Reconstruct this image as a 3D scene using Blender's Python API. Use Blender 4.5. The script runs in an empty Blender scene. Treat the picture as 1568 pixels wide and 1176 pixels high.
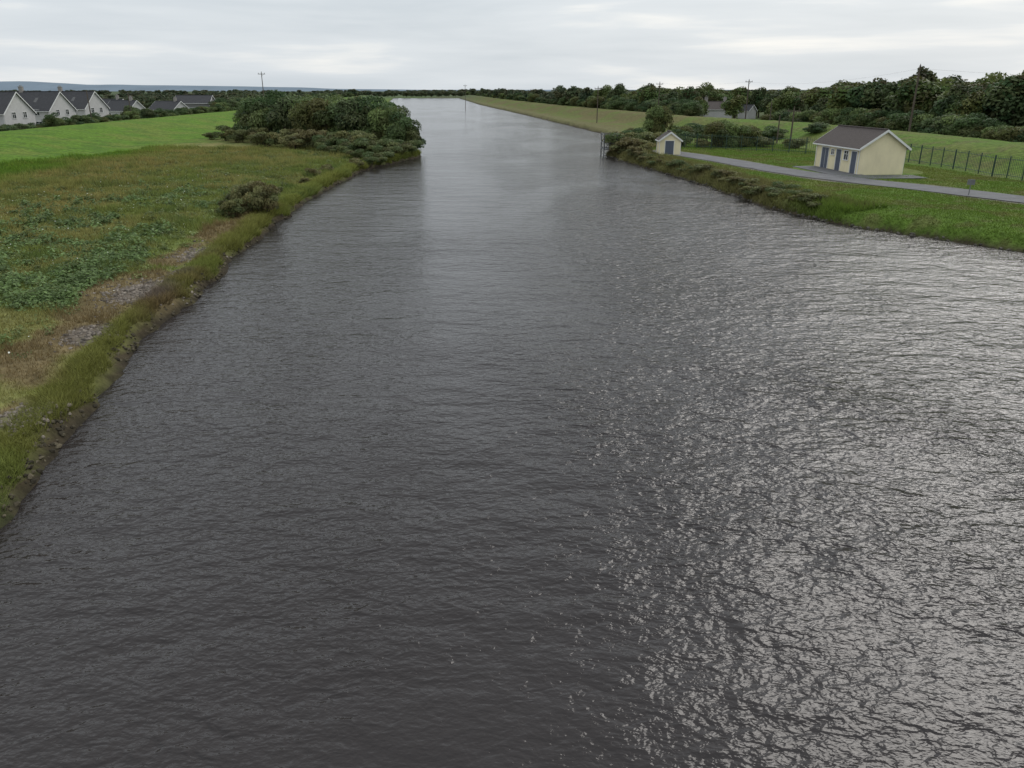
import bpy, math, random
import numpy as np
from mathutils import Vector
rng=np.random.default_rng(7); random.seed(7)
S=bpy.context.scene
R=math.radians
# ------------------------------------------------------------------ helpers
def link(o): S.collection.objects.link(o); return o
def empty(name,loc=(0,0,0),rz=0):
    e=bpy.data.objects.new(name,None); e.location=loc; e.rotation_euler=(0,0,rz); e.empty_display_size=.5; return link(e)
def np_mesh(name,V,F,cols=None,mats=(),midx=None,smooth=False):
    V=np.asarray(V,dtype=np.float32); F=np.asarray(F,dtype=np.int32); n,k=F.shape
    m=bpy.data.meshes.new(name)
    m.vertices.add(len(V)); m.vertices.foreach_set('co',V.ravel())
    m.loops.add(n*k); m.loops.foreach_set('vertex_index',F.ravel())
    m.polygons.add(n); m.polygons.foreach_set('loop_start',np.arange(n,dtype=np.int32)*k)
    m.polygons.foreach_set('loop_total',np.full(n,k,dtype=np.int32))
    for a in mats: m.materials.append(a)
    if midx is not None: m.polygons.foreach_set('material_index',np.asarray(midx,dtype=np.int32))
    m.polygons.foreach_set('use_smooth',np.full(n,smooth,dtype=bool))
    if cols is not None:
        at=m.color_attributes.new('Col','FLOAT_COLOR','POINT')
        c=np.ones((len(V),4),dtype=np.float32); c[:,:3]=cols; at.data.foreach_set('color',c.ravel())
    m.update(calc_edges=True); return m
def obj(name,mesh,loc=(0,0,0),rz=0,parent=None,scale=None):
    o=bpy.data.objects.new(name,mesh); o.location=loc; o.rotation_euler=(0,0,rz)
    if scale is not None: o.scale=scale
    if parent: o.parent=parent
    return link(o)
_tab=rng.random((256,256))
def vnoise(x,y,s=1.0,o=0):
    x=np.asarray(x)/s+o*17.3+1000; y=np.asarray(y)/s+o*31.7+1000
    xi=np.floor(x).astype(int); yi=np.floor(y).astype(int); fx=x-xi; fy=y-yi
    fx=fx*fx*(3-2*fx); fy=fy*fy*(3-2*fy)
    a=_tab[xi%256,yi%256]; b=_tab[(xi+1)%256,yi%256]; c=_tab[xi%256,(yi+1)%256]; d=_tab[(xi+1)%256,(yi+1)%256]
    return (a*(1-fx)+b*fx)*(1-fy)+(c*(1-fx)+d*fx)*fy
def fbm(x,y,s,o=0): return (vnoise(x,y,s,o)*.5+vnoise(x,y,s/2.1,o+1)*.3+vnoise(x,y,s/4.3,o+2)*.2)
def sst(a,b,x):
    t=np.clip((x-a)/(b-a),0,1); return t*t*(3-2*t)
class QB:
    def __init__(s): s.v=[]; s.f=[]; s.m=[]
    def quad(s,a,b,c,d,m=0):
        i=len(s.v); s.v+= [a,b,c,d]; s.f.append((i,i+1,i+2,i+3)); s.m.append(m)
    def box(s,c,sz,rz=0,m=0):
        cx,cy,cz=c; hx,hy,hz=sz[0]/2,sz[1]/2,sz[2]/2; ca,sa=math.cos(rz),math.sin(rz); i=len(s.v)
        for dz in(-hz,hz):
            for dx,dy in((-hx,-hy),(hx,-hy),(hx,hy),(-hx,hy)):
                s.v.append((cx+dx*ca-dy*sa,cy+dx*sa+dy*ca,cz+dz))
        for f in((3,2,1,0),(4,5,6,7),(0,1,5,4),(1,2,6,5),(2,3,7,6),(3,0,4,7)):
            s.f.append(tuple(i+k for k in f)); s.m.append(m)
    def cyl(s,p0,p1,r0,r1,n=6,m=0):
        p0=Vector(p0); p1=Vector(p1); d=(p1-p0).normalized()
        a=Vector((0,0,1)) if abs(d.z)<.9 else Vector((1,0,0)); u=d.cross(a).normalized(); w=d.cross(u)
        i=len(s.v)
        for p,r in((p0,r0),(p1,r1)):
            for k in range(n):
                t=2*math.pi*k/n; s.v.append(tuple(p+u*(r*math.cos(t))+w*(r*math.sin(t))))
        for k in range(n):
            s.f.append((i+k,i+(k+1)%n,i+n+(k+1)%n,i+n+k)); s.m.append(m)
        if n==6 or n==8:
            j=i+n
            s.f.append((j,j+1,j+2,j+3)); s.m.append(m)
            if n==6: s.f.append((j,j+3,j+4,j+5)); s.m.append(m)
            else:
                s.f.append((j,j+3,j+4,j+5)); s.m.append(m); s.f.append((j,j+5,j+6,j+7)); s.m.append(m)
    def mesh(s,name,mats,smooth=False,cols=None): return np_mesh(name,s.v,s.f,cols,mats,s.m,smooth)
# ------------------------------------------------------------------ materials
def mat(name,col,rough=.8,spec=.3,noise=0,nscale=5,bump=0,bscale=20,attr=False,metal=0,col2=None,transl=0,stretch=(1,1,1)):
    m=bpy.data.materials.new(name); m.use_nodes=True; nt=m.node_tree; N=nt.nodes; L=nt.links
    b=N['Principled BSDF']; b.inputs['Roughness'].default_value=rough; b.inputs['Specular IOR Level'].default_value=spec
    b.inputs['Metallic'].default_value=metal
    b.inputs['Base Color'].default_value=(*col,1)
    tc=N.new('ShaderNodeTexCoord'); mp=N.new('ShaderNodeMapping'); mp.inputs['Scale'].default_value=stretch; L.new(tc.outputs['Object'],mp.inputs['Vector'])
    src=None
    if attr:
        a=N.new('ShaderNodeAttribute'); a.attribute_name='Col'; src=a.outputs['Color']
    if noise>0 or col2:
        n=N.new('ShaderNodeTexNoise'); n.inputs['Scale'].default_value=nscale; n.inputs['Detail'].default_value=5; n.inputs['Roughness'].default_value=.65
        L.new(mp.outputs['Vector'],n.inputs['Vector'])
        if col2:
            r=N.new('ShaderNodeMix'); r.data_type='RGBA'; r.inputs[6].default_value=(*col,1); r.inputs[7].default_value=(*col2,1)
            cr=N.new('ShaderNodeMapRange'); cr.inputs['From Min'].default_value=.38; cr.inputs['From Max'].default_value=.62
            L.new(n.outputs['Fac'],cr.inputs['Value']); L.new(cr.outputs[0],r.inputs[0]); src=r.outputs[2]
        if noise>0:
            mr=N.new('ShaderNodeMapRange'); mr.inputs['From Min'].default_value=.3; mr.inputs['From Max'].default_value=.7
            mr.inputs['To Min'].default_value=1-noise; mr.inputs['To Max'].default_value=1+noise; L.new(n.outputs['Fac'],mr.inputs['Value'])
            vm=N.new('ShaderNodeVectorMath'); vm.operation='SCALE'
            if src: L.new(src,vm.inputs[0])
            else: vm.inputs[0].default_value=col
            L.new(mr.outputs[0],vm.inputs['Scale']); src=vm.outputs['Vector']
    if src: L.new(src,b.inputs['Base Color'])
    if bump>0:
        n2=N.new('ShaderNodeTexNoise'); n2.inputs['Scale'].default_value=bscale; n2.inputs['Detail'].default_value=4
        L.new(mp.outputs['Vector'],n2.inputs['Vector'])
        bp=N.new('ShaderNodeBump'); bp.inputs['Strength'].default_value=1; bp.inputs['Distance'].default_value=bump
        L.new(n2.outputs['Fac'],bp.inputs['Height']); L.new(bp.outputs[0],b.inputs['Normal'])
    if transl>0:
        out=N['Material Output']; t=N.new('ShaderNodeBsdfTranslucent'); mx=N.new('ShaderNodeMixShader'); mx.inputs[0].default_value=transl
        if src: L.new(src,t.inputs['Color'])
        L.new(b.outputs[0],mx.inputs[1]); L.new(t.outputs[0],mx.inputs[2]); L.new(mx.outputs[0],out.inputs['Surface'])
    return m
M_ground=mat('ground_mat',(.1,.15,.03),.95,.1,noise=.4,nscale=1.6,bump=.15,bscale=4,attr=True)
M_grass=mat('grass_blade_mat',(.1,.15,.03),.7,.15,attr=True,transl=.3)
M_leaf=mat('leaf_mat',(.06,.1,.03),.6,.2,attr=True,transl=.3)
M_bark=mat('bark_mat',(.09,.075,.06),.9,.1,noise=.3,nscale=8)
M_stone=mat('stone_mat',(.2,.18,.17),.9,.2,attr=True,noise=.25,nscale=9)
M_asph=mat('asphalt_mat',(.15,.15,.155),.9,.2,noise=.2,nscale=.9,bump=.01,bscale=60)
M_cream=mat('cream_render_mat',(.76,.68,.46),.9,.2,noise=.08,nscale=1.2,stretch=(1,1,.5))
M_white=mat('white_render_mat',(.52,.51,.50),.9,.2,noise=.08,nscale=1)
M_trim=mat('white_trim_mat',(.72,.72,.70),.6,.3)
M_door=mat('blue_grey_door_mat',(.09,.105,.14),.6,.3,noise=.08,nscale=3)
M_glass=mat('window_glass_mat',(.03,.035,.04),.08,.6)
M_tile=mat('brown_tile_mat',(.085,.07,.065),.8,.25,noise=.2,nscale=3,bump=.03,bscale=6,stretch=(1,5,1))
M_slate=mat('grey_slate_mat',(.062,.062,.066),.8,.2,noise=.2,nscale=2)
M_fence=mat('green_fence_mat',(.03,.06,.045),.5,.4)
M_steel=mat('galvanised_steel_mat',(.16,.165,.17),.5,.4,metal=.3,noise=.2,nscale=6)
M_wood=mat('pole_wood_mat',(.11,.09,.075),.9,.1,noise=.25,nscale=4,stretch=(1,1,.1))
M_conc=mat('concrete_mat',(.2,.2,.19),.9,.2,noise=.15,nscale=2)
M_brick=mat('chimney_mat',(.3,.28,.26),.9,.2,noise=.1)
M_fl=mat('flower_mat',(.7,.7,.62),.8,.2)
# ------------------------------------------------------------------ canal plan
LB=np.array([(-6,-200),(-9,-30),(-11,0),(-12.65,16.6),(-14.9,28.2),(-16.1,36.2),(-18.5,57),(-19.75,74.4),(-19.6,104),(-14.5,130),(-17,137),(-35,200),(-87,560),(-150,1045)],float)
RB=np.array([(150,-200),(120,-60),(95,0),(70,30),(47,44),(33.8,50.7),(26.2,60.3),(23.2,70),(21,92),(16.9,115.7),(15.2,131),(18,140),(22,195),(4.5,352),(-22,570),(-68,1045)],float)
POLY=np.vstack([LB,RB[::-1]])
def seg_dist(x,y,P,closed=False):
    d=np.full(np.shape(x),1e9); Q=np.vstack([P,P[:1]]) if closed else P
    for (ax,ay),(bx,by) in zip(Q[:-1],Q[1:]):
        vx,vy=bx-ax,by-ay; t=np.clip(((x-ax)*vx+(y-ay)*vy)/(vx*vx+vy*vy),0,1)
        d=np.minimum(d,np.hypot(x-ax-t*vx,y-ay-t*vy))
    return d
def XL(y): return np.interp(y,LB[:,1],LB[:,0])
def XR(y): return np.interp(y,RB[:,1],RB[:,0])
def sd(x,y):
    x=np.asarray(x,float); y=np.asarray(y,float)
    d=seg_dist(x,y,POLY,True)
    ins=(x>XL(y))&(x<XR(y))&(y<1045)&(y>-200)
    d=np.where(ins,-d,d)
    return d+(fbm(x,y,5.5,3)-.5)*1.3+(vnoise(x,y,.9,9)-.5)*.35
DL=np.array([(-80,-200),(-84,60),(-87,130),(-94,270),(-128,560),(-200,1100)],float)
DR=np.array([(130,-20),(78,45),(63,97),(60,163),(43,216),(29,300),(15,390),(-5,570),(-48,1000),(-60,1100)],float)
ROAD=np.array([(22.5,122),(24.8,116),(28.2,104.7),(30.8,92),(34.0,82.3),(39,76),(43.5,65.5),(50,57),(64,49),(95,36)],float)
PUMP=(39.9,92.4); SHED=(22.6,116.2)
def height(x,y):
    x=np.asarray(x,float); y=np.asarray(y,float); d=sd(x,y)
    left=x<(XL(y)+XR(y))/2
    land=np.where(left,.68*sst(-.2,.75,d)+.32*sst(.75,7,d),.95*sst(-.2,1.6,d)+.35*sst(1.2,5,d))
    land=land+(fbm(x,y,4,5)-.5)*.3*sst(.5,3,d)+(vnoise(x,y,.8,81)-.5)*.16*sst(0,.6,d)*(1-sst(2,5,d))
    dl=seg_dist(x,y,DL); out=x<np.interp(y,DL[:,1],DL[:,0])
    land=land+2.3*np.where(out,1-sst(1,13,dl)-.25*sst(1,13,dl),1-sst(1.5,25,dl))*left
    dr=seg_dist(x,y,DR); outr=x>np.interp(y,DR[:,1],DR[:,0])
    land=land+2.4*np.where(outr,1-sst(1.5,14,dr),1-sst(1.5,12,dr))*(~left)
    dro=np.minimum(seg_dist(x,y,ROAD),np.hypot(x-PUMP[0],y-PUMP[1])-4.5)
    w=1-sst(3.3,5.5,dro); land=land*(1-w)+1.3*w
    under=np.maximum(-2.0,.55*d-.03)
    return np.where(d<0,under,np.maximum(land-.02,.02+.6*np.minimum(d,.05)))
def H1(x,y): return float(height(np.array([x]),np.array([y]))[0])
BR=[(-18.3,37,3.0,5.5),(-17,28.5,2.4,4.5),(-20,55.5,2,6),(-19.3,47,1.9,4.5),(-14.9,21.5,1.5,2.8),(-21,63,2,4)]
GV=[(-18.2,37.3,1.4,2.5),(-19.1,46.8,1.0,2.2),(-14.9,21.6,.9,1.1),(-17.2,30,.8,1.2),(-18.0,41.5,.6,1.2)]
WD=[(-22,45,5,7),(-27,68,8,8),(-20.5,32,3,5),(-24,36,5,6),(-31,52,6,8)]
def patch(L,x,y):
    r=np.zeros(np.shape(x))
    for a,b,sx,sy in L: r=np.maximum(r,np.exp(-(((x-a)/sx)**2+((y-b)/sy)**2)*.9))
    return r
def lerp(A,B,w): w=w[...,None]; return A*(1-w)+np.array(B)*w
def gcol(x,y,soil=True):
    d=sd(x,y); left=x<(XL(y)+XR(y))/2; n=fbm(x,y,7,11); n2=fbm(x,y,2.2,14); n3=fbm(x,y,18,20)
    C=np.zeros(np.shape(x)+(3,))+np.array((.15,.185,.052))
    C=lerp(C,(.23,.215,.085),sst(.42,.62,n)*.7)
    C=lerp(C,(.09,.14,.042),sst(.5,.7,n2)*.7)
    mead=sst(15,24,d+8*(n3-.5))*left*sst(38,60,y)
    C=lerp(C,(.22,.20,.075),mead*(.55+.4*sst(.35,.6,n)))
    C=lerp(C,(.115,.155,.045),mead*sst(.48,.66,n2)*.65)
    dyke=left*sst(-50,-61,x+9*(n3-.5)+4*(n-.5)+np.clip((y-150)*.03,0,50))
    gr=np.zeros_like(C)+np.array((.105,.19,.024)); gr=lerp(gr,(.145,.185,.038),sst(.45,.62,n)*.7); gr=lerp(gr,(.066,.13,.022),sst(.48,.7,n2)*.6)
    C=C*(1-dyke[...,None])+gr*dyke[...,None]
    br=np.clip(patch(BR,x,y)*1.4+(n2-.5)*1.1,0,1)*left
    C=lerp(C,(.165,.122,.066),sst(.38,.72,br)*.9)
    gv=np.clip(patch(GV,x,y)*1.4+(n2-.5)*.8,0,1)*left
    C=lerp(C,(.135,.112,.09),sst(.5,.72,gv))
    C=lerp(C,(.16,.185,.045),left*(1-sst(1.6,2.6,d+n2))*sst(.3,.6,n+.1)*.8)
    # right bank
    rt=np.zeros_like(C)+np.array((.10,.165,.028)); rt=lerp(rt,(.14,.16,.045),sst(.45,.65,n)*.7); rt=lerp(rt,(.13,.115,.055),sst(.55,.7,n2)*.5)
    rt=lerp(rt,(.135,.12,.05),sst(175,215,y)*(.45+.5*sst(.4,.6,n)))
    rough=(1-sst(3,5.5,d))*sst(62,75,y)
    rt=lerp(rt,(.15,.14,.065),rough*.8)
    C=np.where(left[...,None],C,rt)
    outl=left&(x<np.interp(y,DL[:,1],DL[:,0])); outr=(~left)&(x>np.interp(y,DR[:,1],DR[:,0]))
    dd=np.minimum(seg_dist(x,y,DL),seg_dist(x,y,DR))
    C=lerp(C,(.06,.085,.032),sst(3,10,dd)*(outl|outr)*.85)
    far=sst(500,1200,np.hypot(x,y)); C=lerp(C,(.075,.10,.055),far*.8)
    if soil:
        mud=(1-sst(.1,.75,d+.9*(n2-.5)))
        C=lerp(C,(.058,.046,.028),mud); C=lerp(C,(.03,.026,.019),1-sst(-.1,.22,d))
    rd=seg_dist(x,y,ROAD); C=lerp(C,(.16,.15,.12),(1-sst(2.6,3.3,rd+n2*.6)))
    return C
def axis(lo,hi,st,glo,ghi,LIM0,LIM1):
    a=list(np.arange(lo,hi+st,st)); s=st
    while a[-1]<LIM1: s*=ghi; a.append(a[-1]+s)
    b=[]; s=st; v=lo
    while v>LIM0: s*=glo; v-=s; b.append(v)
    return np.array(b[::-1]+a)
xs=axis(-62,66,.34,1.04,1.06,-7000,7000); ys=axis(12,142,.38,1.15,1.03,-300,8000)
GX,GY=np.meshgrid(xs,ys); HZ=height(GX.ravel(),GY.ravel()); nx,ny=len(xs),len(ys)
idx=np.arange(nx*ny).reshape(ny,nx)
F=np.stack([idx[:-1,:-1].ravel(),idx[:-1,1:].ravel(),idx[1:,1:].ravel(),idx[1:,:-1].ravel()],1)
obj('ground',np_mesh('ground',np.stack([GX.ravel(),GY.ravel(),HZ],1),F,gcol(GX.ravel(),GY.ravel()),[M_ground],smooth=True))
# ------------------------------------------------------------------ water
def water_mat():
    m=bpy.data.materials.new('canal_water_mat'); m.use_nodes=True; nt=m.node_tree; N=nt.nodes; L=nt.links
    b=N['Principled BSDF']; b.inputs['Base Color'].default_value=(.030,.0255,.025,1); b.inputs['Roughness'].default_value=.14; b.inputs['IOR'].default_value=1.333
    tc=N.new('ShaderNodeTexCoord')
    def noise(sc,st,rot,det,dist=0):
        mp=N.new('ShaderNodeMapping'); mp.inputs['Scale'].default_value=st; mp.inputs['Rotation'].default_value=(0,0,R(rot)); L.new(tc.outputs['Object'],mp.inputs['Vector'])
        n=N.new('ShaderNodeTexNoise'); n.inputs['Scale'].default_value=sc; n.inputs['Detail'].default_value=det; n.inputs['Distortion'].default_value=dist
        L.new(mp.outputs[0],n.inputs['Vector']); return n.outputs['Fac']
    def math_(op,a,b_):
        q=N.new('ShaderNodeMath'); q.operation=op
        for i,v in enumerate((a,b_)):
            if isinstance(v,(int,float)): q.inputs[i].default_value=v
            else: L.new(v,q.inputs[i])
        return q.outputs[0]
    def mrange(v,a,b_,c,d):
        r=N.new('ShaderNodeMapRange'); r.interpolation_type='SMOOTHSTEP'
        for k,vv in zip(('From Min','From Max','To Min','To Max'),(a,b_,c,d)): r.inputs[k].default_value=vv
        L.new(v,r.inputs['Value']); return r.outputs[0]
    n0=noise(.30,(.6,1.2,1),30,2,.4); n1=noise(.9,(.65,1.2,1),26,2,.6); n2=noise(2.6,(.75,1.15,1),-16,2,.5); n3=noise(7.0,(.8,1.2,1),8,2,.2)
    pt=mrange(noise(.06,(1,.45,1),24,3,.8),.38,.62,.5,1.25)
    # the open, wind-exposed basin on the right is choppier than the lee of the left bank
    sx=N.new('ShaderNodeSeparateXYZ'); L.new(tc.outputs['Object'],sx.inputs[0])
    pos=math_('ADD',sx.outputs['X'],math_('MULTIPLY',noise(.12,(1,1,1),0,2),16))
    expo=mrange(pos,-6,24,.38,1.02)
    amp=math_('MULTIPLY',pt,expo)
    h=math_('ADD',math_('MULTIPLY',n1,.56),math_('ADD',math_('MULTIPLY',n2,.34),math_('MULTIPLY',n3,.10)))
    h=math_('ADD',math_('MULTIPLY',h,amp),math_('ADD',math_('MULTIPLY',n0,.42),math_('MULTIPLY',n3,.03)))
    bp=N.new('ShaderNodeBump'); bp.inputs['Strength'].default_value=1; bp.inputs['Distance'].default_value=.46
    L.new(h,bp.inputs['Height']); L.new(bp.outputs[0],b.inputs['Normal'])
    return m
wm=np_mesh('canal_water',[(-320,-250,0),(260,-250,0),(260,1120,0),(-320,1120,0)],[(0,1,2,3)],mats=[water_mat()])
obj('canal_water',wm)
# ------------------------------------------------------------------ road
def ribbon(name,P,w,z,m,n=60):
    P=np.array(P,float); s=np.r_[0,np.cumsum(np.hypot(*np.diff(P,axis=0).T))]; t=np.linspace(0,s[-1],n)
    k=np.ones(7)/7; px=np.interp(t,s,P[:,0]); py=np.interp(t,s,P[:,1])
    px=np.r_[px[:3],np.convolve(px,k,'valid'),px[-3:]]; py=np.r_[py[:3],np.convolve(py,k,'valid'),py[-3:]]
    tx,ty=np.gradient(px),np.gradient(py); l=np.hypot(tx,ty); nx_,ny_=-ty/l,tx/l
    e1=w/2+(vnoise(t,t*0,3,2)-.5)*.5; e2=w/2+(vnoise(t,t*0,3,5)-.5)*.5
    V=[];F=[]
    for i in range(n):
        V+= [(px[i]+nx_[i]*e1[i],py[i]+ny_[i]*e1[i],z),(px[i]-nx_[i]*e2[i],py[i]-ny_[i]*e2[i],z)]
        if i: F.append((2*i-2,2*i-1,2*i+1,2*i))
    return obj(name,np_mesh(name,V,F,mats=[m]))
ribbon('access_road',ROAD,4.4,1.335,M_asph)
q=QB(); q.box((36.3,90.5,1.31),(3.4,13,.07),R(5)); q.box((39.2,84.6,1.306),(9,3,.07),R(5)); obj('concrete_apron',q.mesh('concrete_apron',[M_asph]))
# ------------------------------------------------------------------ leaves / grass
def unit(v): return v/np.linalg.norm(v,axis=1,keepdims=True)
def leaf_quads(c,s,nrm,col):
    n=len(c); r=unit(rng.normal(size=(n,3))); u=unit(np.cross(nrm,r)); v=np.cross(nrm,u); s=np.asarray(s)[:,None]
    V=np.stack([c-u*s,c+v*s*.55,c+u*s,c-v*s*.55],1).reshape(-1,3); F=np.arange(4*n).reshape(n,4)
    return V,F,np.repeat(col,4,0)
def crown(nl,n,rx,ry,z0,z1,leaf,base,seed,spread=.62,lobe=(.28,.45)):
    g=np.random.default_rng(seed); cz=(z0+z1)/2; hz=(z1-z0)/2
    D=unit(g.normal(size=(nl,3))); rr=g.random(nl)**.5*spread; LC=D*rr[:,None]*np.array([rx,ry,hz])+np.array([0,0,cz])
    LR=g.uniform(*lobe,nl); k=g.integers(0,nl,n)
    d=unit(g.normal(size=(n,3))); d[:,2]=np.where(d[:,2]<-.5,-d[:,2],d[:,2])
    rad=LR[k]*g.uniform(.45,1.14,n)**.6
    c=LC[k]+d*rad[:,None]*np.array([rx,ry,hz*.95]); c[:,2]=np.maximum(c[:,2],z0*.6+.05)
    nrm=unit(d*.8+g.normal(size=(n,3))*.5+np.array([0,0,.25]))
    lc=g.uniform(.55,1.45,nl)[k]*g.uniform(.75,1.3,n); hue=g.uniform(-.015,.03,nl)[k]
    col=np.array(base)[None,:]*lc[:,None]; col[:,0]+=hue; col=np.clip(col,.012,1)
    return leaf_quads(c,g.uniform(.6,1.25,n)*leaf,nrm,col),LC
def plant_mesh(name,H,rx,leaf,n,base,seed,z0f=.2,nl=16,trunk=True,**kw):
    (V,F,C),LC=crown(nl,n,rx,rx*.95,H*z0f,H*.97,leaf,base,seed,**kw)
    q=QB()
    tr=.028*H
    top=(0.05*H,0,H*.6)
    if trunk:
        q.cyl((0,0,-.3),(0.02*H,0,H*.3),tr,tr*.75,8); q.cyl((.02*H,0,H*.3),top,tr*.75,tr*.4,8)
        for l in LC: q.cyl((.02*H,0,H*.25+.02*l[2]),tuple(l),tr*.38,tr*.1,6)
    else:
        for l in LC: q.cyl((l[0]*.15,l[1]*.15,-.1),tuple(l),tr*.5,tr*.12,6)
    V0=np.array(q.v); F0=np.array(q.f)
    return np_mesh(name,np.vstack([V0,V]),np.vstack([F0,F+len(V0)]),np.vstack([np.full((len(V0),3),.08),C]),[M_bark,M_leaf],np.r_[np.zeros(len(F0)),np.ones(len(F))])
G1=(.088,.128,.040); G2=(.072,.110,.044); G3=(.112,.145,.045)
TREES=[plant_mesh('tree_%d'%i,10,random.uniform(3.8,4.9),.30,4800,b,100+i,z0f=.06,nl=26) for i,b in enumerate([G1,G2,G3,G2,G1])]
FARC=[(.088,.120,.062),(.078,.108,.060),(.10,.128,.062)]  # bluish tint paints distance haze into the far leaf colours
FTREES=[plant_mesh('far_tree_%d'%i,10,random.uniform(4.5,6),.55,1600,b,200+i,z0f=.03,nl=18) for i,b in enumerate(FARC)]
SHRUBS=[plant_mesh('shrub_%d'%i,5,3.5,.16,12000,b,300+i,z0f=.0,nl=30,trunk=False,spread=.72,lobe=(.22,.42)) for i,b in enumerate([(.10,.145,.055),(.09,.13,.055),(.125,.16,.055)])]
LOW=[plant_mesh('lowshrub_%d'%i,2,1.9,.10,4500,b,400+i,z0f=.0,nl=22,trunk=False,spread=.75,lobe=(.2,.4)) for i,b in enumerate([(.125,.14,.055),(.09,.12,.045),(.15,.155,.065)])]
CON=plant_mesh('poplar',14,2.2,.4,4200,(.06,.085,.04),55,z0f=.06,nl=22)
def plant(name,ms,x,y,h,base,wid=1,parent=None,sink=.1):
    k=h/base*(1+sink); z=H1(x,y)-.05-sink*h
    return obj(name,random.choice(ms) if isinstance(ms,list) else ms,(x,y,z),random.uniform(0,6.28),parent,(k*wid,k*wid*random.uniform(.9,1.1),k))
# left thicket
for x,y,h in [(-16.6,133,4.2),(-18.3,132,6.0),(-21,134,7.4),(-24,137,8.0),(-27,138,8.5),(-30,140,8.8),(-30,149,9.2),(-34,143,8.8),(-36,150,9.2),(-39,148,8.8),(-42,151,9.0),(-45,163,9.2),(-46,156,8.8),(-49,159,8.8),(-52,166,8.8),(-54,172,8.8),(-24,146,8.2),(-38,163,9)]:
    plant('willow_tree',SHRUBS,x,y,h,5,random.uniform(.8,.95))
for x,y,h in [(-20.3,104,1.4),(-19.4,108,1.7),(-18.6,112,1.9),(-17.9,116,2.3),(-20.5,120,2.9),(-17.2,121,2.4),(-24,119,2.6),(-23,123,3.2),(-25,127,3.6),(-29,126,2.9),(-31,131,3.6),(-35,130,2.9),(-38,137,3.4),(-42,137,2.8),(-46,145,3.1),(-50,148,2.7),(-54,152,2.3),(-16.0,125,2.6),(-22,113,1.7),(-27,130,3.6),(-34,135,3.4),(-58,156,1.6),(-27,120,1.6),(-44,141,2.6),(-55,160,3.2)]:
    plant('bramble_shrub',LOW,x,y,h,2,random.uniform(.95,1.25))
for x,y,h,w_ in [(-19.9,62.5,2.6,.7),(-21.3,64,2.8,.75),(-22.3,66,2.1,.9),(-21.9,61,1.5,1),(-20.6,65,2.2,.7),(-22.5,90,1.2,1),(-22.0,84,.8,1),(-22,95,1.2,1),(-22.6,76,.7,1.2)]: plant('gorse_bush',[LOW[0],LOW[2]],x,y,h,2,w_)
# right waterside
plant('ash_tree',SHRUBS[2],26.5,150,6.9,5,.62)
for x,y,h,w_ in [(34.5,131,4.8,.9),(37.5,132.5,3.9,1.05),(31,150,3.0,1.3),(23,146,2.8,1.3),(21,139,2.8,1.2),(29,140,2.4,1.4),(43,150,2.6,1.7),(49,153,2.4,1.8),(36,158,2.8,1.7),(55,146,2.0,1.8)]: plant('willow_tree',SHRUBS,x,y,h,5,w_,sink=.2)
for x,y,h in [(17.6,133,2.9),(18.6,128,3.1),(20.4,131,2.8),(19.8,122,2.1),(23,134,2.6),(26,138,2.4),(18.4,118,1.6),(27,133,2.0),(45,128,1.8),(49,124,1.5),(17.2,125,2.2),(19,125,2.4),(31,131,1.6),(41,131,1.8)]: plant('bramble_shrub',LOW,x,y,h,2,1.2,sink=.2)
for y in np.arange(66,117,1.5):
    x=XR(y)+random.uniform(.8,2.6); plant('bank_shrub',[LOW[0],LOW[2],LOW[1]],float(x),float(y),random.uniform(.5,1.2),2,random.uniform(1.1,1.7),sink=.2)
# woodland masses
W=empty('distant_woodland')
HS=[(62,250,9),(-107,170,12),(-110,192,12),(-112,212,12),(-108,151,12),(-123,262,14),(-135,262,12),(-112,290,12),(77,262,8)]
def ok(x,y):
    for a,b,r in HS:
        if math.hypot(x-a,y-b)<r: return False
        t=np.clip((x*a+y*b)/(a*a+b*b),0,1)
        if .55<t<1 and math.hypot(x-a*t,y-b*t)<(5.5 if a<0 else 4.2): return False
    return True
yg=np.arange(40,1110,2.0)
a=-.05
while a<.86:
    c=np.nonzero(a*yg>np.interp(yg,DR[:,1],DR[:,0]))[0]
    if len(c):
        yc=yg[c[0]]; k=1 if yc<350 else 1.6
        for o0,o1,kind in [(14,22,0),(22,38,1),(36,70,1),(60,110,1),(100,190,1)]:
            if kind==1 and random.random()<.1: continue
            y=yc+random.uniform(o0,o1)*k; x=(a+random.uniform(-.004,.004))*y
            if not ok(x,y): continue
            if kind==0: plant('tree_clump',SHRUBS,x,y,random.uniform(2.6,5.2),5,1.2,W)
            else:
                h=random.uniform(7.2,10.8)+(1.8 if a>.40 else 0)+(1.6*sst(.5,.7,a))-(1.2 if yc>350 else 0)
                plant('tree_clump',TREES if y<330 else FTREES,x,y,h,10,random.uniform(.95,1.3),W,.03)
    a+=.0075 if a>.12 else .006
for x,y,h in [(102,148,14.2),(108,152,14.2),(112,170,14.8),(54,330,12.5),(71,300,12.5)]: plant('tree_clump',TREES,x,y,h,10,1,W)
plant('poplar_tree',CON,84,170,15.6,14,1.1); plant('poplar_tree',CON,86.5,172,14.6,14,1)
a=-.74
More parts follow.
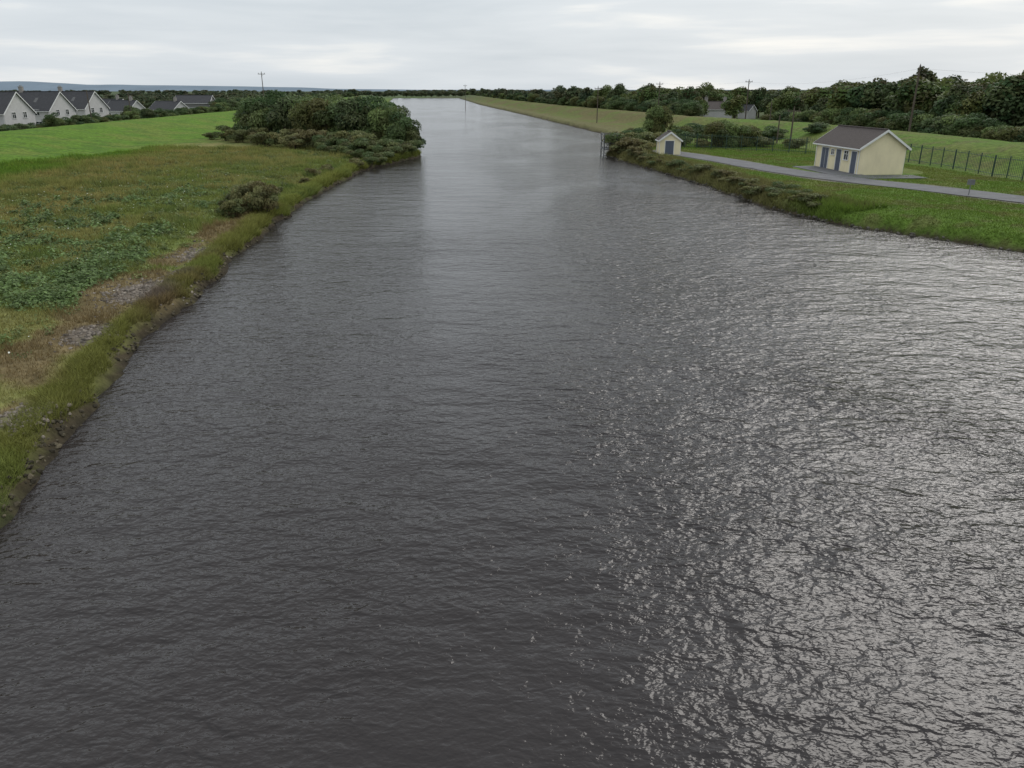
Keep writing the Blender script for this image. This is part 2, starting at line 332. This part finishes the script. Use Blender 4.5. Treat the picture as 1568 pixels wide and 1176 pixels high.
while a<-.12:
    c=np.nonzero(a*yg<np.interp(yg,DL[:,1],DL[:,0]))[0]
    if len(c):
        yc=yg[c[0]]; hs=a<-.36
        for o0,o1,kind in [(11,16,0),(14,22,0),(20,30,0),(30,60,1),(60,110,1),(110,180,1),(170,300,1),(250,400,1)]:
            y=yc+random.uniform(o0,o1); x=(a+random.uniform(-.005,.005))*y
            if kind==0:
                if hs and min(math.hypot(x-p[0],y-p[1]) for p in HS)<7: continue
                plant('tree_clump',SHRUBS,x,y,random.uniform(1.8,3.2) if hs else random.uniform(3.5,5.5),5,1.3,W)
            else:
                if not ok(x,y) or (hs and y<235): continue
                plant('tree_clump',FTREES,x,y,random.uniform(5.4,8.2),10,random.uniform(1,1.4),W)
    a+=.009
for x,y,h in [(-99,187,4.0),(-104,222,4.8),(-118,205,6),(-120,186,6.5),(-93,165,3.0),(-108,232,6)]: plant('garden_tree',SHRUBS,x,y,h,5,.8)
W2=empty('horizon_tree_line')
for k in range(560):
    t=random.uniform(-.72,.72); r=600+1700*random.random()**1.1; x=t*r; y=r
    if -175<x<-20 and y<1085 or (abs(sd(np.array([x]),np.array([y]))[0])<25): continue
    plant('tree_row',FTREES,x,y,random.uniform(6.5,9.8)*(1+.2*(r>1200)),10,random.uniform(1.3,2.4),W2)
for k in range(46):
    x=-215+k*4.6+random.uniform(-2,2); plant('tree_row',FTREES,x,1085+random.uniform(0,60),random.uniform(6,9),10,1.5,W2)
# hills
M_hill=mat('hill_mat',(.20,.25,.30),1,.0,noise=.1,nscale=.004)  # aerial haze painted in as a blue-grey hill colour
V=[];F=[];n=120
for i in range(n):
    x=-6200+i*75; h=10+70*fbm(np.array([x/1.]),np.array([0.]),900,40)[0]*max(0,min(1,(-x-600)/2400))
    V+=[(x,5200,-5),(x,5500,h),(x,6500,-5)]
    if i: a=3*i-3;F+=[(a,a+3,a+4,a+1),(a+1,a+4,a+5,a+2)]
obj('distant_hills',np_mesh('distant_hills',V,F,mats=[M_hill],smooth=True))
# grass blades
def blades(name,x,y,hs,ws,hue=1.0,lean=.35):
    n=len(x); d=sd(x,y); z=height(x,y); a=rng.uniform(0,2*np.pi,n); C=gcol(x,y,False)
    C=C*rng.uniform(.8,1.45,(n,1))*np.array([1.08,1.03,.95])*hue
    dx,dy=np.cos(a),np.sin(a); b=rng.uniform(0,2*np.pi,n); ln=rng.uniform(.1,lean*2,n)*hs
    p=np.stack([x,y,z-.03],1); w=np.stack([dx*ws,dy*ws,0*x],1); tip=p+np.stack([np.cos(b)*ln,np.sin(b)*ln,hs],1)
    V=np.stack([p-w,p+w,tip],1).reshape(-1,3); F=np.arange(3*n).reshape(n,3)
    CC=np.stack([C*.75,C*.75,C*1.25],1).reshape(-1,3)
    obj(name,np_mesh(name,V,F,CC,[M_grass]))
N=380000
y=15*np.exp(rng.random(N)*np.log(135/15)); x=XL(y)+.4-46*rng.random(N)**1.2*np.clip(y/45,.35,1)
d=sd(x,y); keep=(d>.18+.5*(vnoise(x,y,1.3,70)-.2))&(rng.random(N)>patch(GV,x,y)*1.3)&(rng.random(N)>patch(BR,x,y)*.65); x,y,d=x[keep],y[keep],d[keep]
s=np.clip(np.hypot(x,y)/32,.6,3); tall=1+1.1*sst(.45,.7,fbm(x,y,3,33))
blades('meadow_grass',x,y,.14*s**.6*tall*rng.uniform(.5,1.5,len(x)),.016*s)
N=110000
y=12+120*rng.random(N)**1.3; x=XL(y)-rng.random(N)*2.2+.7; d=sd(x,y); k=(d>.10+.45*(vnoise(x,y,1.1,71)-.15))&(d<1.9); x,y=x[k],y[k]; s=np.clip(np.hypot(x,y)/32,.6,3)
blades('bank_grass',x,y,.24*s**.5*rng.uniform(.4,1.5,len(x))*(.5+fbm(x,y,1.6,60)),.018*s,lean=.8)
N=260000
y=48+90*rng.random(N)**1.3; x=XR(y)+rng.random(N)*30; d=sd(x,y); rd=seg_dist(x,y,ROAD)
k=(d>.15)&(rd>2.7)&(np.hypot(x-PUMP[0],y-PUMP[1])>7.0); x,y,d=x[k],y[k],d[k]
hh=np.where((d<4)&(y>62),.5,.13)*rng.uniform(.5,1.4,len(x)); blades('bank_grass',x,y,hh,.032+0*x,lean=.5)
# weeds
def weeds(name,cx,cy,hh,rad,nper,leaf,base):
    n=len(cx)*nper; k=np.repeat(np.arange(len(cx)),nper); d=unit(rng.normal(size=(n,3))); d[:,2]=abs(d[:,2])
    rr=rng.random(n)**.45; z=height(cx,cy)
    c=np.stack([cx[k]+d[:,0]*rad[k]*rr,cy[k]+d[:,1]*rad[k]*rr,z[k]+d[:,2]*hh[k]*rr],1)
    nr=unit(d*.5+np.array([0,0,.7])+rng.normal(size=(n,3))*.35)
    col=np.array(base)[None]*(rng.uniform(.65,1.35,len(cx))[k]*rng.uniform(.7,1.35,n))[:,None]
    V,F,C=leaf_quads(c,leaf*rng.uniform(.6,1.3,n)*np.clip(np.hypot(cx[k],cy[k])/40,.8,1.5),nr,col)
    obj(name,np_mesh(name,V,F,C,[M_leaf]))
cx=[];cy=[]
while len(cx)<680:
    a,b,sx,sy=random.choice(WD); xx=a+random.gauss(0,sx*.85); yy=b+random.gauss(0,sy*.85)
    if xx<XL(yy)-4.4 and vnoise(xx,yy,2.5,50)>.42: cx.append(xx); cy.append(yy)
cx=np.array(cx);cy=np.array(cy)
weeds('nettle_weeds',cx,cy,rng.uniform(.2,.7,len(cx)),rng.uniform(.3,.8,len(cx)),60,.09,(.135,.20,.07))
cy=15+110*rng.random(1200)**1.2; cx=XL(cy)-3-28*rng.random(1200)
weeds('meadow_weeds',cx,cy,rng.uniform(.2,.5,1200),rng.uniform(.2,.8,1200),40,.075,(.15,.185,.065))
cy=rng.uniform(20,95,330); cx=XL(cy)-2.5-rng.random(330)*20; cz=height(cx,cy)+rng.uniform(.35,.7,330)
nr=unit(rng.normal(size=(330,3))*.3+np.array([0,0,1])); V,F,C=leaf_quads(np.stack([cx,cy,cz],1),rng.uniform(.04,.07,330),nr,np.ones((330,3)))
obj('cow_parsley_flowers',np_mesh('cow_parsley_flowers',V,F,C,[M_fl]))
# stones
def stones(name,x,y,s,colf,zoff=0):
    phi=(1+5**.5)/2
    iv=unit(np.array([(-1,phi,0),(1,phi,0),(-1,-phi,0),(1,-phi,0),(0,-1,phi),(0,1,phi),(0,-1,-phi),(0,1,-phi),(phi,0,-1),(phi,0,1),(-phi,0,-1),(-phi,0,1)]))
    fi=np.array([(0,11,5),(0,5,1),(0,1,7),(0,7,10),(0,10,11),(1,5,9),(5,11,4),(11,10,2),(10,7,6),(7,1,8),(3,9,4),(3,4,2),(3,2,6),(3,6,8),(3,8,9),(4,9,5),(2,4,11),(6,2,10),(8,6,7),(9,8,1)])
    n=len(x); z=height(x,y)
    sc=s[:,None]*rng.uniform(.6,1.3,(n,3))*np.array([1,1,.65]); V=iv[None]*sc[:,None,:]*rng.uniform(.75,1.2,(n,12,1))+np.stack([x,y,z+zoff],1)[:,None,:]
    F=(fi[None]+(np.arange(n)*12)[:,None,None]).reshape(-1,3)
    obj(name,np_mesh(name,V.reshape(-1,3),F,np.repeat(colf,12,0),[M_stone]))
cx=[];cy=[]
for a,b,sx,sy in GV:
    n=int(sx*sy*180); cx+=list(rng.normal(a,sx*.6,n)); cy+=list(rng.normal(b,sy*.6,n))
cx=np.array(cx);cy=np.array(cy); n=len(cx)
stones('gravel_stones',cx,cy,rng.uniform(.04,.12,n),np.array((.175,.15,.125))*rng.uniform(.45,1.6,(n,1)))
n=5200; cy=10+115*rng.random(n)**1.3; cx=XL(cy)+rng.uniform(-1.3,1.1,n); d=sd(cx,cy); k=(d>-.4)&(d<.45)&(vnoise(cx,cy,3,77)>.3); cx,cy=cx[k],cy[k]; n=len(cx)
stones('bank_stones',cx,cy,rng.uniform(.04,.13,n),np.array((.075,.064,.042))*rng.uniform(.4,1.7,(n,1)))
n=900; cy=48+80*rng.random(n); cx=XR(cy)+rng.uniform(-1,1,n); d=sd(cx,cy); k=(d>-.4)&(d<.3); cx,cy=cx[k],cy[k]; n=len(cx)
stones('bank_stones',cx,cy,rng.uniform(.1,.25,n),np.array((.08,.075,.06))*rng.uniform(.5,1.5,(n,1)))
# ------------------------------------------------------------------ buildings
def building(name,x,y,z,rz,Lh,Wd,ev,rd,wm_,rm,openings=(),chim=(),oh=.3,trim=True,skylights=()):
    P=empty(name,(x,y,z),rz); hl,hw=Lh/2,Wd/2; b=-1.5
    v=[(-hl,-hw,b),(hl,-hw,b),(hl,hw,b),(-hl,hw,b),(-hl,-hw,ev),(hl,-hw,ev),(hl,hw,ev),(-hl,hw,ev),(-hl,0,rd),(hl,0,rd)]
    f=[(0,1,5,4),(2,3,7,6),(1,2,6,9,5),(3,0,4,8,7)]
    m=bpy.data.meshes.new('walls'); m.from_pydata(v,[],f); m.materials.append(wm_); obj('walls',m,parent=P)
    sl=(rd-ev)/hw; e=hw+oh; ez=ev-oh*sl; t=.14; lx=hl+oh
    v=[];f=[]
    for sy in(-1,1):
        i=len(v); v+=[(-lx,0,rd+.02),(lx,0,rd+.02),(lx,sy*e,ez+.02),(-lx,sy*e,ez+.02),(-lx,0,rd+t),(lx,0,rd+t),(lx,sy*e,ez+t),(-lx,sy*e,ez+t)]
        f+=[(i,i+1,i+2,i+3),(i+4,i+7,i+6,i+5),(i+3,i+2,i+6,i+7),(i,i+3,i+7,i+4),(i+1,i+5,i+6,i+2)]
    m=bpy.data.meshes.new('roof'); m.from_pydata(v,[],f); m.materials.append(rm); obj('roof',m,parent=P)
    q=QB(); q.box((0,0,rd+t+.03),(2*lx,.22,.1)); obj('ridge_tiles',q.mesh('ridge_tiles',[rm]),parent=P)
    if trim:
        q=QB()
        for sx in(-1,1):
            for sy in(-1,1):
                X=sx*(lx+.02); q.quad((X,0,rd+t+.02),(X,sy*e,ez+t+.02),(X,sy*e,ez-.1),(X,0,rd-.1))
                q.quad((X-sx*.04,0,rd+t+.02),(X-sx*.04,sy*e,ez+t+.02),(X,sy*e,ez+t+.02),(X,0,rd+t+.02))
        for sy in(-1,1):
            q.box((0,sy*(e+.03),ez+.02),(2*lx,.09,.14)); 
            for sx in(-1,1): q.box((sx*(hl-.12),sy*(hw+.05),ev/2-.05),(.08,.08,ev-.1))
        obj('fascia_and_gutters',q.mesh('fascia_and_gutters',[M_trim]),parent=P)
    fr=QB(); gl=QB(); dr=QB()
    for face,s,z0,w,h,kind in openings:
        def put(Q,ds,dz,ww,hh,pr,th,m=0):
            cz=z0+h/2+dz
            if face=='back': Q.box((s+ds,hw+pr,cz),(ww,th,hh))
            elif face=='front': Q.box((s+ds,-hw-pr,cz),(ww,th,hh))
            elif face=='gl': Q.box((-hl-pr,s+ds,cz),(th,ww,hh))
            else: Q.box((hl+pr,s+ds,cz),(th,ww,hh))
        fw=.08
        put(fr,-w/2-fw/2,0,fw,h,.03,.09); put(fr,w/2+fw/2,0,fw,h,.03,.09); put(fr,0,h/2+fw/2,w+2*fw,fw,.03,.09)
        if kind=='w':
            put(fr,0,-h/2-fw/2,w+2*fw+.1,fw,.05,.14); put(gl,0,0,w,h,.003,.02); put(fr,0,0,.05,h-.004,.03,.04); put(fr,0,h*.15,w-.004,.05,.025,.03)
        else:
            put(dr,0,0,w,h,.003,.03)
            if w>1.3: put(fr,0,0,.03,h-.01,.02,.02)
    if fr.v: obj('window_and_door_frames',fr.mesh('frames',[M_trim]),parent=P)
    if gl.v: obj('window_panes',gl.mesh('panes',[M_glass]),parent=P)
    if dr.v: obj('doors',dr.mesh('doors',[M_door]),parent=P)
    if chim:
        q=QB()
        for c in chim:
            q.box((c,0,rd+.35),(.9,.6,1.5)); q.box((c,0,rd+1.15),(1.0,.7,.1))
            q.cyl((c-.2,0,rd+1.2),(c-.2,0,rd+1.5),.11,.1,8); q.cyl((c+.2,0,rd+1.2),(c+.2,0,rd+1.5),.11,.1,8)
        obj('chimneys',q.mesh('chimneys',[M_brick]),parent=P)
    if skylights:
        q=QB()
        for s_ in skylights:
            for sy in(-1,1):
                y0,y1=sy*hw*.35,sy*hw*.6; zz=lambda yy: rd-abs(yy)*sl+t+.02
                q.quad((s_-.4,y0,zz(y0)),(s_+.4,y0,zz(y0)),(s_+.4,y1,zz(y1)),(s_-.4,y1,zz(y1)))
        obj('skylights',q.mesh('skylights',[M_glass]),parent=P)
    return P
building('pump_house',PUMP[0],PUMP[1],1.3,R(95),10.4,5.1,2.85,4.55,M_cream,M_tile,
  [('back',2.8,0.05,1.7,2.3,'d'),('back',-.5,.05,1.15,2.3,'d'),('back',-2.2,1.35,.9,.95,'w'),('back',-4.0,.05,1.15,2.3,'d'),('back',1.0,1.7,.7,.55,'w')],oh=.35)
building('cream_shed',SHED[0],SHED[1],1.3,R(88),2.9,2.9,2.0,3.0,M_cream,M_tile,[('gl',.1,.05,1.2,1.85,'d')],oh=.22)
wins=[('gl',-1.6,1,1.2,1.2,'w'),('gl',1.6,1,1.2,1.2,'w'),('gl',-1.6,3.6,1,1.1,'w'),('gl',1.6,3.6,1,1.1,'w'),('front',-3,1,1.5,1.2,'w'),('front',0,0.05,1,2.1,'d'),('front',3,1,1.5,1.2,'w'),('front',-3,3.6,1.2,1.1,'w'),('front',3,3.6,1.2,1.1,'w'),
 ('gr',-1.6,1,1.2,1.2,'w'),('gr',1.6,1,1.2,1.2,'w'),('gr',-1.6,3.6,1,1.1,'w'),('gr',1.6,3.6,1,1.1,'w')]
for x,y,r in [(-107,168,-6),(-110,190,-8),(-112,210,-10),(-108,149,-6)]:
    building('white_house',x,y,1.0,R(r),12,9.0,4.6,8.5,M_white,M_slate,wins,chim=(-3.4,),skylights=(1.5,))
wb=[w for w in wins if w[2]<2]
for x,y,r,rd in [(-123,260,-20,5.9),(-131,268,-20,6.2),(-114,272,-20,5.5)]:
    building('white_bungalow',x,y,.9,R(r),10,7.5,3.0,rd,M_white,M_slate,wb,chim=(3,))
building('grey_barn',-112,290,1.1,R(4),12,8,4.6,7.0,M_conc,M_slate,[('front',0,.05,3,3,'d')])
building('white_bungalow',62,250,1.9,R(8),8.5,6.5,2.6,4.7,M_white,M_tile,wb[4:7],chim=(-3,3))
building('white_bungalow',76,264,1.5,R(-50),4,4,2.3,3.9,M_white,M_slate,[],chim=())
# ------------------------------------------------------------------ fence
def fence(name,P,h=2.2,sp=.28):
    P=np.array(P,float); q=QB()
    for a,b in zip(P[:-1],P[1:]):
        L=np.hypot(*(b-a)); ang=math.atan2(b[1]-a[1],b[0]-a[0]); n=int(L/2.6)+1
        pts=[a+(b-a)*k/n for k in range(n+1)]; zs=[H1(*p) for p in pts]
        for k in range(n+1):
            q.box((pts[k][0],pts[k][1],zs[k]+h/2),(.09,.09,h+.1),ang)
            if k:
                for zz in(.3,h-.25): q.cyl((*pts[k-1],zs[k-1]+zz),(*pts[k],zs[k]+zz),.03,.03,6)
        m=int(L/sp)
        for k in range(m):
            p=a+(b-a)*(k+.5)/m; z=np.interp((k+.5)/m*n,range(n+1),zs); q.box((p[0],p[1],z+h/2+.02),(.035,.015,h),ang)
    obj(name,q.mesh(name,[M_fence]))
fence('palisade_fence',[(62,58),(52.5,79),(51.5,101),(50,112),(42.8,117),(29.5,128.5),(24,130)])
# water gate frame on the right bank
q=QB(); gx,gy=14.6,127.5
for dx,dy in((0,0),(0,4.2),(2.0,0),(2.0,4.2)): q.cyl((gx+dx,gy+dy,-1.5),(gx+dx,gy+dy,3.5),.09,.09,8)
for zz in(1.2,2.1,3.4):
    q.box((gx+1,gy,zz),(2.0,.08,.1)); q.box((gx+1,gy+4.2,zz),(2.0,.08,.1)); q.box((gx,gy+2.1,zz),(.08,4.2,.1)); q.box((gx+2,gy+2.1,zz+.003),(.08,4.2,.1))
q.box((gx+1,gy+2.1,1.12),(2.2,4.4,.06))
for k in range(7): q.cyl((gx+.3*k+.1,gy,1.2),(gx+.3*k+.1,gy,2.1),.02,.02,6)
q.cyl((gx,gy,1.2),(gx+2,gy,3.4),.035,.035,6)
obj('steel_gantry',q.mesh('steel_gantry',[M_steel]))
# poles
def pole(x,y,top,arm=True,r=.14,az=0,name='utility_pole'):
    z=H1(x,y); q=QB(); q.cyl((0,0,-.5),(0,0,top-z),r,r*.7,8)
    if arm:
        ht=top-z; q.box((0,0,ht-.5),(2.0,.12,.14),az)
        for s_ in(-.85,0,.85): q.cyl((s_*math.cos(az),s_*math.sin(az),ht-.43),(s_*math.cos(az),s_*math.sin(az),ht-.15 if s_ else ht+.2),.05,.05,6)
        q.cyl((.5*math.cos(az),.5*math.sin(az),ht-.55),(0,0,ht-1.2),.03,.03,6)
    obj(name,q.mesh(name,[M_wood]),(x,y,z))
pole(61,213,12.4,az=.2,r=.16); pole(64.2,131,13.6,az=1.2,r=.18); pole(42,235,12.0); pole(24,230,10.8); pole(44,127.5,7.4,r=.15)
pole(46,140,5.9,False); pole(-70,232,14.6); pole(-95.5,185,9.8,False); pole(-98,210,9.2,False); pole(-25,440,12.5); pole(57,180,7.5,False)
q=QB()
def wire(a,b,sag=1.0):
    a=np.array(a,float); b=np.array(b,float); pr=a
    for k in range(1,13):
        f=k/12; p=a*(1-f)+b*f; p[2]-=sag*4*f*(1-f); q.cyl(tuple(pr),tuple(p),.007,.007,4); pr=p
wire((61,213,11.9),(64.2,131,13.1),1.2); wire((42,235,11.7),(61,213,11.9),.5); wire((42,235,11.7),(24,230,10.5),.5); wire((64.2,131,13.1),(120,50,12.6),2)
obj('overhead_wires',q.mesh('overhead_wires',[M_wood]))
# sign & boulder
q=QB(); q.cyl((0,0,-.2),(0,0,1.4),.04,.04,8); q.box((0,-.05,1.15),(.6,.04,.45)); obj('notice_sign',q.mesh('notice_sign',[M_steel]),(40.3,69.5,H1(40.3,69.5)),R(-20))
stones('white_boulder',np.array([41.2,42.3,43.4]),np.array([61.9,61.2,60.6]),np.array([.42,.38,.4]),np.ones((3,3))*.62,.15)
# ------------------------------------------------------------------ world
SE,SA=36,38
w=bpy.data.worlds.new('World'); S.world=w; w.use_nodes=True; nt=w.node_tree; N=nt.nodes; L=nt.links
bg=N['Background']; bg.inputs['Strength'].default_value=.1
sky=N.new('ShaderNodeTexSky'); sky.sky_type='NISHITA'; sky.sun_disc=False; sky.sun_elevation=R(SE); sky.sun_rotation=R(SA); sky.air_density=1; sky.dust_density=3
tc=N.new('ShaderNodeTexCoord'); sp=N.new('ShaderNodeSeparateXYZ'); L.new(tc.outputs['Generated'],sp.inputs[0])
def cloud(scale,zs,loc,det,dist):
    mp=N.new('ShaderNodeMapping'); mp.inputs['Scale'].default_value=(1,1,zs); mp.inputs['Location'].default_value=loc; L.new(tc.outputs['Generated'],mp.inputs['Vector'])
    n1=N.new('ShaderNodeTexNoise'); n1.inputs['Scale'].default_value=scale; n1.inputs['Detail'].default_value=det; n1.inputs['Roughness'].default_value=.5; n1.inputs['Distortion'].default_value=dist; L.new(mp.outputs[0],n1.inputs['Vector']); return n1.outputs['Fac']
c1=cloud(2.6,9,(.3,.1,.2),6,.3); c2=cloud(5.0,10,(2.3,.7,.4),5,.4)
mm=N.new('ShaderNodeMath'); mm.operation='MULTIPLY_ADD'; L.new(c2,mm.inputs[0]); mm.inputs[1].default_value=.30
m3=N.new('ShaderNodeMath'); m3.operation='MULTIPLY'; L.new(c1,m3.inputs[0]); m3.inputs[1].default_value=.70; L.new(m3.outputs[0],mm.inputs[2])
cr=N.new('ShaderNodeValToRGB'); e=cr.color_ramp.elements; e[0].position=.36; e[0].color=(.66,.72,.77,1); e[1].position=.66; e[1].color=(1.04,1.03,.99,1)
m_=e.new(.53); m_.color=(.77,.82,.86,1)
L.new(mm.outputs[0],cr.inputs['Fac'])
gr=N.new('ShaderNodeMapRange'); gr.inputs['From Min'].default_value=.0; gr.inputs['From Max'].default_value=.8; gr.inputs['To Min'].default_value=9.7; gr.inputs['To Max'].default_value=11.2; L.new(sp.outputs['Z'],gr.inputs['Value'])
sc=N.new('ShaderNodeVectorMath'); sc.operation='SCALE'; L.new(cr.outputs['Color'],sc.inputs[0]); L.new(gr.outputs[0],sc.inputs['Scale'])
mx=N.new('ShaderNodeMix'); mx.data_type='RGBA'; mx.inputs[0].default_value=.93; L.new(sky.outputs[0],mx.inputs[6]); L.new(sc.outputs[0],mx.inputs[7]); L.new(mx.outputs[2],bg.inputs['Color'])
sl=bpy.data.lights.new('sun','SUN'); sl.energy=1.3; sl.angle=R(30); sl.color=(1,.96,.91); so=bpy.data.objects.new('sun',sl); link(so)
dirv=Vector((math.sin(R(SA))*math.cos(R(SE)),math.cos(R(SA))*math.cos(R(SE)),math.sin(R(SE)))); so.rotation_euler=dirv.to_track_quat('Z','Y').to_euler()
# ------------------------------------------------------------------ camera
cd=bpy.data.cameras.new('camera'); cd.lens=27.09; cd.sensor_width=36; cd.clip_end=20000; cd.clip_start=.1
co=bpy.data.objects.new('camera',cd); co.location=(0,0,10); co.rotation_euler=(R(90-20.9),0,0); link(co); S.camera=co
S.view_settings.view_transform='Standard'; S.view_settings.look='None'; S.view_settings.exposure=0
